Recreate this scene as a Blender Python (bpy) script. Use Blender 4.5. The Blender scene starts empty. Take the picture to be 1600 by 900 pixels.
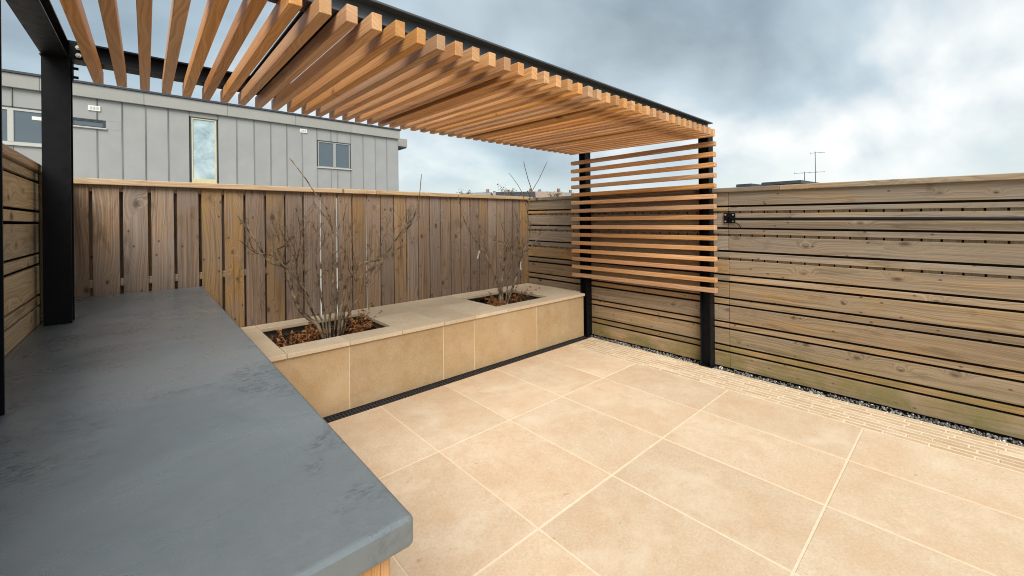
import bpy, bmesh, math, random
from mathutils import Vector, Matrix, Euler
R = random.Random(11)
SC = bpy.context.scene
COL = SC.collection
rad = math.radians

# ------------------------------------------------------------------ camera
cam_d = bpy.data.cameras.new('camera'); cam = bpy.data.objects.new('camera', cam_d); COL.objects.link(cam)
cam_d.sensor_fit = 'HORIZONTAL'; cam_d.sensor_width = 36.0; cam_d.lens = 638.0 / 1600 * 36
cam_d.shift_y = (343.5 - 450) / 1600; cam_d.clip_start = 0.05; cam_d.clip_end = 2000
_r = Vector((0.744, -0.668, -0.011)).normalized(); _f = Vector((0.668, 0.744, 0.001)).normalized()
_u = _r.cross(_f).normalized(); _f = _u.cross(_r).normalized()
cam.matrix_world = Matrix(((_r.x, _u.x, -_f.x, 0), (_r.y, _u.y, -_f.y, 0), (_r.z, _u.z, -_f.z, 1.52), (0, 0, 0, 1)))
SC.camera = cam
SC.render.engine = 'CYCLES'
SC.cycles.use_denoising = True
SC.cycles.filter_width = 1.05
SC.cycles.max_bounces = 6; SC.cycles.diffuse_bounces = 4
SC.view_settings.view_transform = 'Standard'; SC.view_settings.look = 'None'
SC.view_settings.gamma = 1.0; SC.view_settings.exposure = 1.55

# ------------------------------------------------------------------ sky and sun
SUN_EL, SUN_AZ = 46.0, 215.0          # compass-like: degrees clockwise from +Y
world = bpy.data.worlds.new('World'); SC.world = world; world.use_nodes = True
def build_world():
    nt = world.node_tree; N = nt.nodes; L = nt.links; N.clear()
    def n(t, **k):
        q = N.new(t)
        for a, b in k.items(): setattr(q, a, b)
        return q
    def mth(op, a, b=None, c=None):
        q = n('ShaderNodeMath', operation=op)
        for i, v in enumerate((a, b, c)):
            if v is None: continue
            if isinstance(v, (int, float)): q.inputs[i].default_value = v
            else: L.new(v, q.inputs[i])
        return q.outputs[0]
    sky = n('ShaderNodeTexSky', sky_type='NISHITA', sun_disc=False)
    sky.sun_elevation = rad(SUN_EL); sky.sun_rotation = rad(SUN_AZ); sky.air_density = 1.0; sky.dust_density = 2.0; sky.ozone_density = 1.5
    tc = n('ShaderNodeTexCoord'); sp = n('ShaderNodeSeparateXYZ'); L.new(tc.outputs['Generated'], sp.inputs[0])
    zz = mth('ADD', mth('MAXIMUM', sp.outputs[2], 0.0), 0.50)
    cb = n('ShaderNodeCombineXYZ'); L.new(mth('DIVIDE', sp.outputs[0], zz), cb.inputs[0]); L.new(mth('DIVIDE', sp.outputs[1], zz), cb.inputs[1])
    mp = n('ShaderNodeMapping'); L.new(cb.outputs[0], mp.inputs[0]); mp.inputs['Location'].default_value = (CLX, CLY, 0.0)
    mp.inputs['Rotation'].default_value = (0, 0, rad(25)); mp.inputs['Scale'].default_value = (0.9, 1.25, 1)
    n1 = n('ShaderNodeTexNoise'); n1.inputs['Scale'].default_value = 1.35; n1.inputs['Detail'].default_value = 7; n1.inputs['Roughness'].default_value = 0.49; n1.inputs['Distortion'].default_value = 0.25
    n2 = n('ShaderNodeTexNoise'); n2.inputs['Scale'].default_value = 1.0; n2.inputs['Detail'].default_value = 5; n2.inputs['Roughness'].default_value = 0.48
    mp2 = n('ShaderNodeMapping'); L.new(mp.outputs[0], mp2.inputs[0]); mp2.inputs['Location'].default_value = (5.3, 9.1, 2.0)
    L.new(mp.outputs[0], n1.inputs['Vector']); L.new(mp2.outputs[0], n2.inputs['Vector'])
    # cloud brightness
    cr = n('ShaderNodeValToRGB'); L.new(n1.outputs[0], cr.inputs[0]); e = cr.color_ramp
    e.elements[0].position = 0.30; e.elements[0].color = (0.13, 0.162, 0.188, 1)
    e.elements[1].position = 0.63; e.elements[1].color = (0.43, 0.435, 0.43, 1)
    m = e.elements.new(0.50); m.color = (0.24, 0.288, 0.32, 1)
    # cover
    cv = n('ShaderNodeMapRange'); L.new(n2.outputs[0], cv.inputs[0]); cv.inputs[1].default_value = 0.40; cv.inputs[2].default_value = 0.58
    cv.inputs[3].default_value = 0.5; cv.inputs[4].default_value = 1.0
    sm = n('ShaderNodeMix', data_type='RGBA', blend_type='MULTIPLY'); sm.inputs[0].default_value = 1; L.new(sky.outputs[0], sm.inputs[6]); sm.inputs[7].default_value = (0.046, 0.054, 0.048, 1)
    mx = n('ShaderNodeMix', data_type='RGBA'); L.new(cv.outputs[0], mx.inputs[0]); L.new(sm.outputs[2], mx.inputs[6]); L.new(cr.outputs[0], mx.inputs[7])
    # thin bright veil of distant cloud low over the horizon, the same all the way round
    hz = n('ShaderNodeMapRange', interpolation_type='SMOOTHSTEP'); L.new(sp.outputs[2], hz.inputs[0]); hz.inputs[1].default_value = -0.02; hz.inputs[2].default_value = 0.16
    hz.inputs[3].default_value = 0.85; hz.inputs[4].default_value = 0.0
    mh = n('ShaderNodeMix', data_type='RGBA'); L.new(hz.outputs[0], mh.inputs[0]); L.new(mx.outputs[2], mh.inputs[6]); mh.inputs[7].default_value = (0.41, 0.425, 0.425, 1)
    bg = n('ShaderNodeBackground'); L.new(mh.outputs[2], bg.inputs[0]); bg.inputs[1].default_value = 0.84
    o = n('ShaderNodeOutputWorld'); L.new(bg.outputs[0], o.inputs[0])
CLX, CLY = 7.3, 2.2
build_world()
sun_d = bpy.data.lights.new('sun', 'SUN'); sun_d.energy = 1.5; sun_d.angle = rad(38); sun_d.color = (1.0, 0.95, 0.87)
sun = bpy.data.objects.new('sun', sun_d); COL.objects.link(sun)
_sd = Vector((math.sin(rad(SUN_AZ)) * math.cos(rad(SUN_EL)), math.cos(rad(SUN_AZ)) * math.cos(rad(SUN_EL)), math.sin(rad(SUN_EL))))
sun.rotation_euler = _sd.to_track_quat('Z', 'Y').to_euler(); sun.location = (0, 0, 30)

# ------------------------------------------------------------------ helpers: objects
ORG = {}
def world_of(o):
    return ORG[o.name]
def link(o, parent=None):
    """link an object whose matrix_basis is its world matrix; keep it there under a parent"""
    COL.objects.link(o)
    w = o.matrix_basis.copy(); ORG[o.name] = w
    if parent is not None:
        o.parent = parent; o.matrix_parent_inverse = world_of(parent).inverted()
    return o
def basis(o, loc, rot):
    o.matrix_basis = Matrix.Translation(loc) @ Euler(rot).to_matrix().to_4x4()
def tag(o, label=None, cat=None, group=None, kind=None):
    for k, v in (('label', label), ('category', cat), ('group', group), ('kind', kind)):
        if v: o[k] = v
    return o
def thing(name, loc, label, cat, group=None):
    o = bpy.data.objects.new(name, None); o.empty_display_size = 0.1; basis(o, loc, (0, 0, 0)); link(o)
    return tag(o, label, cat, group)
def mesh_obj(name, verts, faces, mat, parent=None, loc=(0, 0, 0), rot=(0, 0, 0), smooth=False):
    me = bpy.data.meshes.new(name); me.from_pydata(verts, [], faces); me.update()
    if mat: me.materials.append(mat)
    if smooth: me.polygons.foreach_set('use_smooth', [True] * len(me.polygons))
    o = bpy.data.objects.new(name, me); basis(o, loc, rot); return link(o, parent)
BOXES = {}
def box_mesh(size, mat, bev=0.003, seg=1):
    key = (tuple(round(s, 4) for s in size), mat.name, bev, seg)
    if key in BOXES: return BOXES[key]
    bm = bmesh.new(); bmesh.ops.create_cube(bm, size=1.0)
    for v in bm.verts: v.co = Vector((v.co.x * size[0], v.co.y * size[1], v.co.z * size[2]))
    if bev > 0: bmesh.ops.bevel(bm, geom=bm.edges[:], offset=bev, segments=seg, affect='EDGES', profile=0.5)
    me = bpy.data.meshes.new('box'); bm.to_mesh(me); bm.free(); me.materials.append(mat)
    BOXES[key] = me; return me
def box(name, lo, hi, mat, parent=None, bev=0.003, rot=(0, 0, 0), seg=1):
    size = [hi[i] - lo[i] for i in range(3)]; c = [(hi[i] + lo[i]) / 2 for i in range(3)]
    if callable(mat): mat = mat(size)
    o = bpy.data.objects.new(name, box_mesh(size, mat, bev, seg)); basis(o, c, rot); return link(o, parent)
class MB:
    """collects boxes, bars and tubes into ONE mesh"""
    def __init__(s): s.v = []; s.f = []
    def box(s, lo, hi):
        b = len(s.v); (x0, y0, z0), (x1, y1, z1) = lo, hi
        s.v += [(x0, y0, z0), (x1, y0, z0), (x1, y1, z0), (x0, y1, z0), (x0, y0, z1), (x1, y0, z1), (x1, y1, z1), (x0, y1, z1)]
        s.f += [tuple(b + i for i in q) for q in ((0, 3, 2, 1), (4, 5, 6, 7), (0, 1, 5, 4), (1, 2, 6, 5), (2, 3, 7, 6), (3, 0, 4, 7))]
    def tube(s, pts, r0, r1=None, n=6, cap=True):
        r1 = r0 if r1 is None else r1; pts = [Vector(p) for p in pts]; m = len(pts); ring0 = None
        for i, p in enumerate(pts):
            d = (pts[min(i + 1, m - 1)] - pts[max(i - 1, 0)]).normalized()
            a = d.cross(Vector((0.31, 0.87, 0.12)) if abs(d.z) > 0.9 else Vector((0, 0, 1))).normalized(); b = d.cross(a)
            r = r0 + (r1 - r0) * i / max(1, m - 1); base = len(s.v)
            for k in range(n):
                t = 2 * math.pi * k / n; s.v.append(tuple(p + a * (r * math.cos(t)) + b * (r * math.sin(t))))
            if ring0 is not None:
                for k in range(n): s.f.append((ring0 + k, ring0 + (k + 1) % n, base + (k + 1) % n, base + k))
            elif cap: s.f.append(tuple(base + k for k in range(n)))
            ring0 = base
        if cap: s.f.append(tuple(ring0 + k for k in reversed(range(n))))
    def quad(s, c, a, b):
        q = len(s.v); c = Vector(c); s.v += [tuple(c - a - b), tuple(c + a - b), tuple(c + a + b), tuple(c - a + b)]; s.f.append((q, q + 1, q + 2, q + 3))
    def build(s, name, mat, parent=None, smooth=False):
        o = mesh_obj(name, s.v, s.f, mat, parent, smooth=smooth)
        bm = bmesh.new(); bm.from_mesh(o.data); bmesh.ops.recalc_face_normals(bm, faces=bm.faces[:]); bm.to_mesh(o.data); bm.free()
        return o

# ------------------------------------------------------------------ helpers: materials
class NT:
    def __init__(s, name):
        s.m = bpy.data.materials.new(name); s.m.use_nodes = True; s.t = s.m.node_tree; s.N = s.t.nodes; s.L = s.t.links
        s.b = s.N['Principled BSDF']
    def n(s, t, **k):
        q = s.N.new(t)
        for a, b in k.items(): setattr(q, a, b)
        return q
    def set(s, sock, v):
        if v is None: return
        if hasattr(v, 'is_linked') or hasattr(v, 'links'): s.L.new(v, sock)
        else: sock.default_value = v
    def math(s, op, a, b=None, c=None, clamp=False):
        q = s.n('ShaderNodeMath', operation=op, use_clamp=clamp)
        for i, v in enumerate((a, b, c)): s.set(q.inputs[i], v)
        return q.outputs[0]
    def comb(s, x, y, z=0.0):
        q = s.n('ShaderNodeCombineXYZ')
        for i, v in enumerate((x, y, z)): s.set(q.inputs[i], v)
        return q.outputs[0]
    def noise(s, vec, scale=1.0, detail=3.0, rough=0.5, dist=0.0, out=0):
        q = s.n('ShaderNodeTexNoise'); s.set(q.inputs['Vector'], vec); q.inputs['Scale'].default_value = scale
        q.inputs['Detail'].default_value = detail; q.inputs['Roughness'].default_value = rough; q.inputs['Distortion'].default_value = dist
        return q.outputs[out]
    def ramp(s, f, *st):
        q = s.n('ShaderNodeValToRGB'); s.L.new(f, q.inputs[0]); e = q.color_ramp.elements
        while len(e) < len(st): e.new(0.5)
        for el, (p, c) in zip(e, st):
            el.position = p; el.color = (*c, 1) if len(c) == 3 else c
        return q.outputs[0]
    def rng(s, f, a, b, c=0.0, d=1.0):
        q = s.n('ShaderNodeMapRange'); s.L.new(f, q.inputs[0])
        for i, v in enumerate((a, b, c, d)): q.inputs[i + 1].default_value = v
        return q.outputs[0]
    def mix(s, f, a, b, mode='MIX'):
        q = s.n('ShaderNodeMix', data_type='RGBA', blend_type=mode); s.set(q.inputs[0], f)
        for i, v in ((6, a), (7, b)):
            if isinstance(v, tuple): q.inputs[i].default_value = (*v, 1) if len(v) == 3 else v
            else: s.L.new(v, q.inputs[i])
        return q.outputs[2]
    def bump(s, h, strength=0.3, dist=0.01):
        q = s.n('ShaderNodeBump'); q.inputs['Strength'].default_value = strength; q.inputs['Distance'].default_value = dist
        s.L.new(h, q.inputs['Height']); s.L.new(q.outputs[0], s.b.inputs['Normal'])
    def local(s, k=1.0):
        """object coordinates shifted by a random amount per object"""
        tc = s.n('ShaderNodeTexCoord'); oi = s.n('ShaderNodeObjectInfo'); r = oi.outputs['Random']
        va = s.n('ShaderNodeVectorMath', operation='ADD'); s.L.new(tc.outputs['Object'], va.inputs[0])
        s.L.new(s.comb(s.math('MULTIPLY', r, 37.7 * k), s.math('MULTIPLY', r, 91.3 * k), s.math('MULTIPLY', r, 53.1 * k)), va.inputs[1])
        return va.outputs[0], r
    def pos(s):
        return s.n('ShaderNodeNewGeometry').outputs['Position']
    def out(s, col, rough=0.6, spec=0.4, metal=0.0):
        s.set(s.b.inputs['Base Color'], (*col, 1) if isinstance(col, tuple) and len(col) == 3 else col)
        s.set(s.b.inputs['Roughness'], rough); s.b.inputs['Specular IOR Level'].default_value = spec; s.b.inputs['Metallic'].default_value = metal
        return s.m

WOODS = {}
STYLES = {   # early wood, late wood, weathered tone, odd board tone, weathering amount, ring frequency, knot threshold, roughness
    'cedar':  dict(a=(0.745, 0.43, 0.205), b=(0.49, 0.225, 0.085), grey=(0.71, 0.47, 0.27), odd=(0.60, 0.285, 0.12), gw=0.3, f=60, knots=0.94, rough=0.5, patch=0.35, streak=0.12, pins=0.985),
    'back':   dict(a=(0.365, 0.245, 0.16), b=(0.145, 0.086, 0.052), grey=(0.30, 0.24, 0.20), odd=(0.45, 0.27, 0.11), gw=0.8, f=50, knots=0.66, rough=0.75, patch=0.6, streak=0.75, pins=0.88),
    'sidelow': dict(a=(0.43, 0.31, 0.185), b=(0.19, 0.12, 0.065), grey=(0.355, 0.29, 0.215), odd=(0.50, 0.30, 0.12), gw=0.55, f=46, knots=0.76, rough=0.75, patch=0.75, streak=0.5, pins=0.80),
    'side':   dict(a=(0.42, 0.325, 0.225), b=(0.185, 0.13, 0.085), grey=(0.34, 0.295, 0.24), odd=(0.49, 0.315, 0.145), gw=0.8, f=46, knots=0.76, rough=0.75, patch=0.55, streak=0.5, pins=0.80),
    'left':   dict(a=(0.60, 0.48, 0.30), b=(0.31, 0.22, 0.12), grey=(0.55, 0.47, 0.34), odd=(0.55, 0.42, 0.23), gw=0.5, f=46, knots=0.5, rough=0.75, patch=0.3, streak=0.35, pins=0.9),
    'cap':    dict(a=(0.60, 0.435, 0.275), b=(0.44, 0.29, 0.165), grey=(0.55, 0.44, 0.32), odd=(0.5, 0.35, 0.2), gw=0.5, f=50, knots=0.88, rough=0.7, patch=0.2, streak=0.2, pins=0.95),
}
def wood(style):
    def pick(size):
        order = sorted(range(3), key=lambda i: -size[i]); u, v, w = order
        key = (style, u, v)
        if key in WOODS: return WOODS[key]
        S = STYLES[style]; t = NT('wood_' + style); vec, rnd = t.local()
        sp = t.n('ShaderNodeSeparateXYZ'); t.L.new(vec, sp.inputs[0]); U, V, Wd = sp.outputs[u], sp.outputs[v], sp.outputs[w]
        # knots
        vo = t.n('ShaderNodeTexVoronoi', voronoi_dimensions='2D'); t.L.new(t.comb(t.math('MULTIPLY', U, 3.4), t.math('MULTIPLY', V, 6.2)), vo.inputs['Vector']); vo.inputs['Scale'].default_value = 1.0
        sc = t.n('ShaderNodeSeparateColor'); t.L.new(vo.outputs['Color'], sc.inputs[0])
        gate = t.math('GREATER_THAN', sc.outputs[0], S['knots']); d = vo.outputs['Distance']
        d2 = t.math('MULTIPLY', d, d)
        ksz = t.math('ADD', 0.45, t.math('MULTIPLY', sc.outputs[1], 0.9))          # each knot has its own size
        d = t.math('DIVIDE', d, ksz); d = t.math('ADD', d, t.math('MULTIPLY', t.math('SUBTRACT', t.noise(vec, 38.0, 3, 0.6), 0.5), 0.07)); d2 = t.math('MULTIPLY', d, d)
        swell = t.math('MULTIPLY', t.math('MULTIPLY', t.math('EXPONENT', t.math('MULTIPLY', d2, -14.0)), gate), ksz)
        # rings run along the board and bend round the knots
        wob = t.noise(t.comb(t.math('MULTIPLY', U, 0.9), t.math('MULTIPLY', V, 3.5), t.math('MULTIPLY', Wd, 3.0)), 1.0, 2, 0.5)
        rv = t.math('ADD', t.math('ADD', V, t.math('MULTIPLY', Wd, 0.6)), t.math('ADD', t.math('MULTIPLY', wob, 0.16), t.math('MULTIPLY', swell, 0.085)))
        ring = t.noise(t.comb(t.math('MULTIPLY', rv, S['f'] * 2.6), t.math('MULTIPLY', U, 0.7)), 1.0, 2.0, 0.6)
        ring = t.rng(ring, 0.34, 0.66)
        fib = t.noise(t.comb(t.math('MULTIPLY', U, 9.0), t.math('MULTIPLY', V, 420.0), t.math('MULTIPLY', Wd, 420.0)), 1.0, 2, 0.6)
        col = t.mix(t.math('MULTIPLY', ring, 0.85), S['a'], S['b'])
        col = t.mix(t.rng(fib, 0.35, 0.75, 0.0, 0.35), col, S['b'])
        # odd, redder boards
        r2 = t.math('FRACT', t.math('MULTIPLY', rnd, 17.31))
        odd = t.mix(ring, S['odd'], tuple(c * 0.62 for c in S['odd']))
        col = t.mix(t.rng(r2, 0.66 if style == 'cedar' else 0.80, 0.88, 0.0, 0.85), col, odd)
        # redder heartwood patches and dark weather streaks within a board
        hw = t.noise(t.comb(t.math('MULTIPLY', U, 1.3), t.math('MULTIPLY', V, 8.0), t.math('MULTIPLY', Wd, 8.0)), 1.0, 4, 0.55)
        col = t.mix(t.rng(hw, 0.52, 0.68, 0.0, S['patch']), col, odd)
        sk = t.noise(t.comb(t.math('MULTIPLY', U, 0.9), t.math('MULTIPLY', V, 46.0), t.math('MULTIPLY', Wd, 46.0)), 1.0, 4, 0.6)
        col = t.mix(t.rng(sk, 0.52, 0.72, 0.0, S['streak']), col, tuple(c * 0.45 for c in S['b']))
        # silvering in cloudy patches drawn out along the board
        pat = t.noise(t.comb(t.math('MULTIPLY', U, 2.2), t.math('MULTIPLY', V, 9.0), t.math('MULTIPLY', Wd, 9.0)), 1.0, 5, 0.6)
        amt = t.math('MULTIPLY', t.rng(pat, 0.32, 0.66), t.math('ADD', S['gw'] * 0.6, t.math('MULTIPLY', rnd, S['gw'] * 0.8)), clamp=True)
        gr = t.mix(ring, S['grey'], tuple(c * 0.62 for c in S['grey']))
        col = t.mix(amt, col, gr)
        # stains
        st = t.noise(t.comb(t.math('MULTIPLY', U, 1.6), t.math('MULTIPLY', V, 5.0), t.math('MULTIPLY', Wd, 5.0)), 1.7, 6, 0.62, 0.6)
        col = t.mix(t.rng(st, 0.56, 0.76, 0.0, 0.62 if style != 'cedar' else 0.15), col, tuple(c * 0.35 for c in S['b']))
        core = t.math('MULTIPLY', t.rng(t.math('ADD', d, t.math('MULTIPLY', t.math('SUBTRACT', fib, 0.5), 0.05)), 0.035, 0.13, 1.0, 0.0), gate)
        col = t.mix(t.math('MULTIPLY', core, t.math('ADD', 0.35, t.math('MULTIPLY', sc.outputs[2], 0.55))), col, tuple(c * 0.30 for c in S['b']))
        v2 = t.n('ShaderNodeTexVoronoi', voronoi_dimensions='2D'); t.L.new(t.comb(t.math('MULTIPLY', U, 8.0), t.math('MULTIPLY', V, 13.0)), v2.inputs['Vector']); v2.inputs['Scale'].default_value = 1.0
        s2 = t.n('ShaderNodeSeparateColor'); t.L.new(v2.outputs['Color'], s2.inputs[0])
        pin = t.math('MULTIPLY', t.rng(t.math('ADD', v2.outputs['Distance'], t.math('MULTIPLY', t.math('SUBTRACT', fib, 0.5), 0.06)), 0.05, 0.12, 1.0, 0.0), t.math('GREATER_THAN', s2.outputs[0], S['pins']))
        col = t.mix(t.math('MULTIPLY', pin, 0.75), col, tuple(c * 0.25 for c in S['b']))
        # value shift per board
        hs = t.n('ShaderNodeHueSaturation'); t.L.new(col, hs.inputs['Color']); t.set(hs.inputs['Value'], t.math('ADD', 0.84, t.math('MULTIPLY', t.math('FRACT', t.math('MULTIPLY', rnd, 7.77)), 0.32)))
        t.set(hs.inputs['Saturation'], t.math('ADD', 0.88, t.math('MULTIPLY', t.math('FRACT', t.math('MULTIPLY', rnd, 3.33)), 0.25)))
        col = hs.outputs[0]
        if style in ('side', 'sidelow'):      # green algae creeping up from the wet gravel
            pz = t.n('ShaderNodeSeparateXYZ'); t.L.new(t.pos(), pz.inputs[0])
            an = t.noise(t.pos(), 3.0, 6, 0.65)
            f = t.math('MULTIPLY', t.rng(pz.outputs[2], 0.04, 0.42, 1.0, 0.0), t.rng(an, 0.36, 0.60))
            col = t.mix(t.math('MULTIPLY', f, 0.85), col, (0.17, 0.15, 0.045))
        t.bump(t.math('ADD', t.math('MULTIPLY', ring, -0.5), t.math('MULTIPLY', fib, 0.5)), 0.35, 0.0015)
        WOODS[key] = t.out(col, S['rough'], 0.25); return WOODS[key]
    return pick

def m_stone(name, base, pale, deep, rough=0.6):
    t = NT(name); v, r = t.local(); va = t.n('ShaderNodeVectorMath', operation='ADD')
    big = t.noise(v, 2.3, 5, 0.6, 0.4); mid = t.noise(v, 9.0, 6, 0.65); fine = t.noise(v, 75.0, 4, 0.75); spk = t.noise(v, 190.0, 2, 0.6)
    col = t.mix(t.rng(big, 0.35, 0.68, 0.0, 0.8), base, pale); col = t.mix(t.rng(mid, 0.45, 0.75, 0.0, 0.6), col, deep)
    col = t.mix(t.rng(fine, 0.38, 0.68, 0.0, 0.42), col, tuple(c * 0.70 for c in deep)); col = t.mix(t.rng(spk, 0.62, 0.78, 0.0, 0.35), col, tuple(min(1, c * 1.2) for c in pale))
    st = t.noise(v, 2.6, 7, 0.66, 0.35); col = t.mix(t.rng(st, 0.50, 0.68, 0.0, 0.62), col, tuple(min(1, c * 1.04) for c in pale))
    sp = t.noise(v, 26.0, 2, 0.5); col = t.mix(t.rng(sp, 0.73, 0.77, 0.0, 0.45), col, tuple(c * 0.5 for c in deep))
    hs = t.n('ShaderNodeHueSaturation'); t.L.new(col, hs.inputs['Color']); t.set(hs.inputs['Value'], t.math('ADD', 0.91, t.math('MULTIPLY', r, 0.15)))
    t.bump(t.math('ADD', t.math('MULTIPLY', mid, 0.5), fine), 0.25, 0.002)
    return t.out(hs.outputs[0], t.rng(mid, 0.3, 0.7, rough - 0.1, rough + 0.12), 0.35)
def m_flat(name, c, rough=0.6, spec=0.4, metal=0.0, var=0.12, scale=8.0, bump=0.0):
    t = NT(name); v, r = t.local(); k = t.noise(v, scale, 5, 0.6)
    col = t.mix(t.rng(k, 0.3, 0.7), tuple(x * (1 - var) for x in c), tuple(min(1, x * (1 + var)) for x in c))
    hs = t.n('ShaderNodeHueSaturation'); t.L.new(col, hs.inputs['Color']); t.set(hs.inputs['Value'], t.math('ADD', 1 - var * 0.5, t.math('MULTIPLY', r, var)))
    if bump: t.bump(k, bump, 0.004)
    return t.out(hs.outputs[0], t.rng(k, 0.3, 0.7, max(0.03, rough - 0.08), min(1, rough + 0.08)), spec, metal)
def m_worktop():
    t = NT('worktop_concrete'); p = t.pos(); mp = t.n('ShaderNodeMapping'); t.L.new(p, mp.inputs[0]); mp.inputs['Scale'].default_value = (1.0, 2.2, 1.0); mp.inputs['Rotation'].default_value = (0, 0, rad(20))
    q = mp.outputs[0]
    big = t.noise(p, 1.6, 5, 0.6, 0.8); tro = t.noise(q, 4.2, 8, 0.68, 1.6); fine = t.noise(q, 40.0, 6, 0.72, 1.0); pit = t.noise(p, 150.0, 2, 0.5)
    col = t.mix(t.rng(big, 0.32, 0.66), (0.098, 0.120, 0.136), (0.168, 0.187, 0.196))
    col = t.mix(t.rng(tro, 0.56, 0.72, 0.0, 0.30), col, (0.085, 0.10, 0.11)); col = t.mix(t.rng(tro, 0.28, 0.45, 0.3, 0.0), col, (0.20, 0.20, 0.195))
    px = t.n('ShaderNodeSeparateXYZ'); t.L.new(p, px.inputs[0])
    wear = t.math('MAXIMUM', t.rng(px.outputs[0], -0.30, -0.02, 0.16, 0.0), t.rng(px.outputs[0], 0.20, 0.36, 0.0, 0.09))   # scuffs gather along the fence side and the open edge
    blot = t.math('MULTIPLY', t.rng(fine, 0.50, 0.58), t.rng(t.math('ADD', t.noise(p, 2.6, 5, 0.62, 0.8), wear), 0.58, 0.70))
    pale = t.math('MULTIPLY', t.rng(fine, 0.30, 0.42, 1.0, 0.0), t.rng(t.math('ADD', t.noise(p, 3.1, 4, 0.6, 0.5, 0), wear), 0.58, 0.72))
    col = t.mix(t.math('MULTIPLY', blot, 0.7), col, (0.035, 0.047, 0.056)); col = t.mix(t.math('MULTIPLY', pale, 0.5), col, (0.33, 0.33, 0.31)); col = t.mix(t.rng(pit, 0.74, 0.78, 0.0, 0.5), col, (0.04, 0.045, 0.05))
    t.bump(t.math('ADD', tro, t.math('ADD', t.math('MULTIPLY', fine, 0.35), t.math('MULTIPLY', blot, 0.5))), 0.22, 0.006)
    return t.out(col, t.math('ADD', 0.20, t.math('MULTIPLY', t.rng(t.noise(p, 3.0, 6, 0.65, 1.0), 0.3, 0.7), 0.22)), 1.0)
def m_gravel():
    t = NT('gravel_stone'); oi = t.n('ShaderNodeVertexColor') if False else None
    v = t.pos(); c = t.n('ShaderNodeTexVoronoi'); t.L.new(v, c.inputs['Vector']); c.inputs['Scale'].default_value = 70
    s = t.n('ShaderNodeSeparateColor'); t.L.new(c.outputs['Color'], s.inputs[0])
    col = t.ramp(s.outputs[0], (0.0, (0.05, 0.05, 0.055)), (0.55, (0.13, 0.13, 0.12)), (0.85, (0.27, 0.26, 0.235)), (1.0, (0.70, 0.69, 0.65)))
    return t.out(col, 0.6, 0.4)
def m_glass(name, tint=(0.09, 0.115, 0.135), rough=0.03):
    t = NT(name); t.b.inputs['Coat Weight'].default_value = 0.5; t.b.inputs['Coat Roughness'].default_value = 0.02
    return t.out(tint, rough, 1.0)
def m_film():
    t = NT('film_glass'); v, r = t.local(); k = t.noise(v, 2.2, 4, 0.55, 0.4); w = t.noise(v, 30.0, 3, 0.6, 2.0)
    col = t.mix(t.rng(k, 0.35, 0.65), (0.22, 0.33, 0.40), (0.50, 0.60, 0.62)); t.bump(w, 0.4, 0.01)
    return t.out(col, 0.12, 0.8)
def m_soil():
    t = NT('soil'); p = t.pos(); a = t.noise(p, 40, 6, 0.7); b = t.noise(p, 9, 4, 0.6)
    t.bump(a, 1.0, 0.02)
    return t.out(t.mix(t.rng(a, 0.35, 0.7), (0.016, 0.010, 0.008), (0.10, 0.05, 0.035)), 0.9, 0.2)
def m_leaf(name, c1, c2):
    t = NT(name); p = t.pos(); k = t.noise(p, 45.0, 2, 0.5)
    t.b.inputs['Transmission Weight'].default_value = 0.0
    return t.out(t.mix(t.rng(k, 0.35, 0.65), c1, c2), 0.65, 0.3)
def m_bark():
    t = NT('bark'); p = t.pos(); k = t.noise(p, 14.0, 4, 0.6); g = t.noise(p, 60.0, 3, 0.6)
    col = t.mix(t.rng(k, 0.38, 0.66), (0.085, 0.055, 0.038), (0.46, 0.36, 0.23)); col = t.mix(t.rng(g, 0.5, 0.75, 0, 0.6), col, (0.06, 0.05, 0.04))
    return t.out(col, 0.7, 0.3)

CEDAR, BACKW, SIDEW, LOWW, LEFTW, CAPW = (wood(s) for s in ('cedar', 'back', 'side', 'sidelow', 'left', 'cap'))
M_SLAB = m_stone('sandstone_paving', (0.655, 0.485, 0.325), (0.72, 0.60, 0.45), (0.585, 0.405, 0.25))
M_COPE = m_stone('sandstone_coping', (0.70, 0.555, 0.385), (0.76, 0.64, 0.475), (0.64, 0.485, 0.31))
M_CLAD = m_stone('sandstone_cladding', (0.53, 0.365, 0.195), (0.58, 0.435, 0.275), (0.46, 0.295, 0.14))
M_BRICK = m_stone('paver_stone', (0.55, 0.40, 0.25), (0.69, 0.58, 0.43), (0.47, 0.32, 0.18), 0.7)
M_GROUT = m_flat('pale_grout', (0.715, 0.59, 0.435), 0.8, 0.2, var=0.07, scale=30, bump=0.3)
M_STEEL = m_flat('black_steel', (0.006, 0.0062, 0.008), 0.5, 0.15, var=0.25, scale=20)
M_STEELG = m_flat('dark_grey_steel', (0.075, 0.083, 0.096), 0.40, 0.5, var=0.15, scale=10)
M_ZINC = m_flat('zinc_bolt', (0.55, 0.53, 0.48), 0.4, 0.5, 0.6)
M_GRATE = m_flat('grate_iron', (0.028, 0.028, 0.032), 0.5, 0.5)
M_TOP = m_worktop()
M_METAL = m_flat('grey_cladding_metal', (0.305, 0.308, 0.305), 0.55, 0.4, 0.0, var=0.06, scale=1.6)
M_FASC = m_flat('grey_fascia_metal', (0.32, 0.315, 0.295), 0.55, 0.4, 0.0, var=0.05, scale=1.6)
M_DARK = m_flat('dark_trim', (0.045, 0.05, 0.065), 0.5)
M_GAPSHADE = m_flat('dark_brown_gap_shade', (0.022, 0.014, 0.010), 0.8, 0.1)  # shade tone for the strips and sheets added behind fence gaps
M_WHITE = m_flat('white_plastic', (0.72, 0.71, 0.68), 0.5, var=0.05)
M_FRAME = m_flat('pale_window_frame', (0.45, 0.45, 0.42), 0.5, var=0.04)
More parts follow.
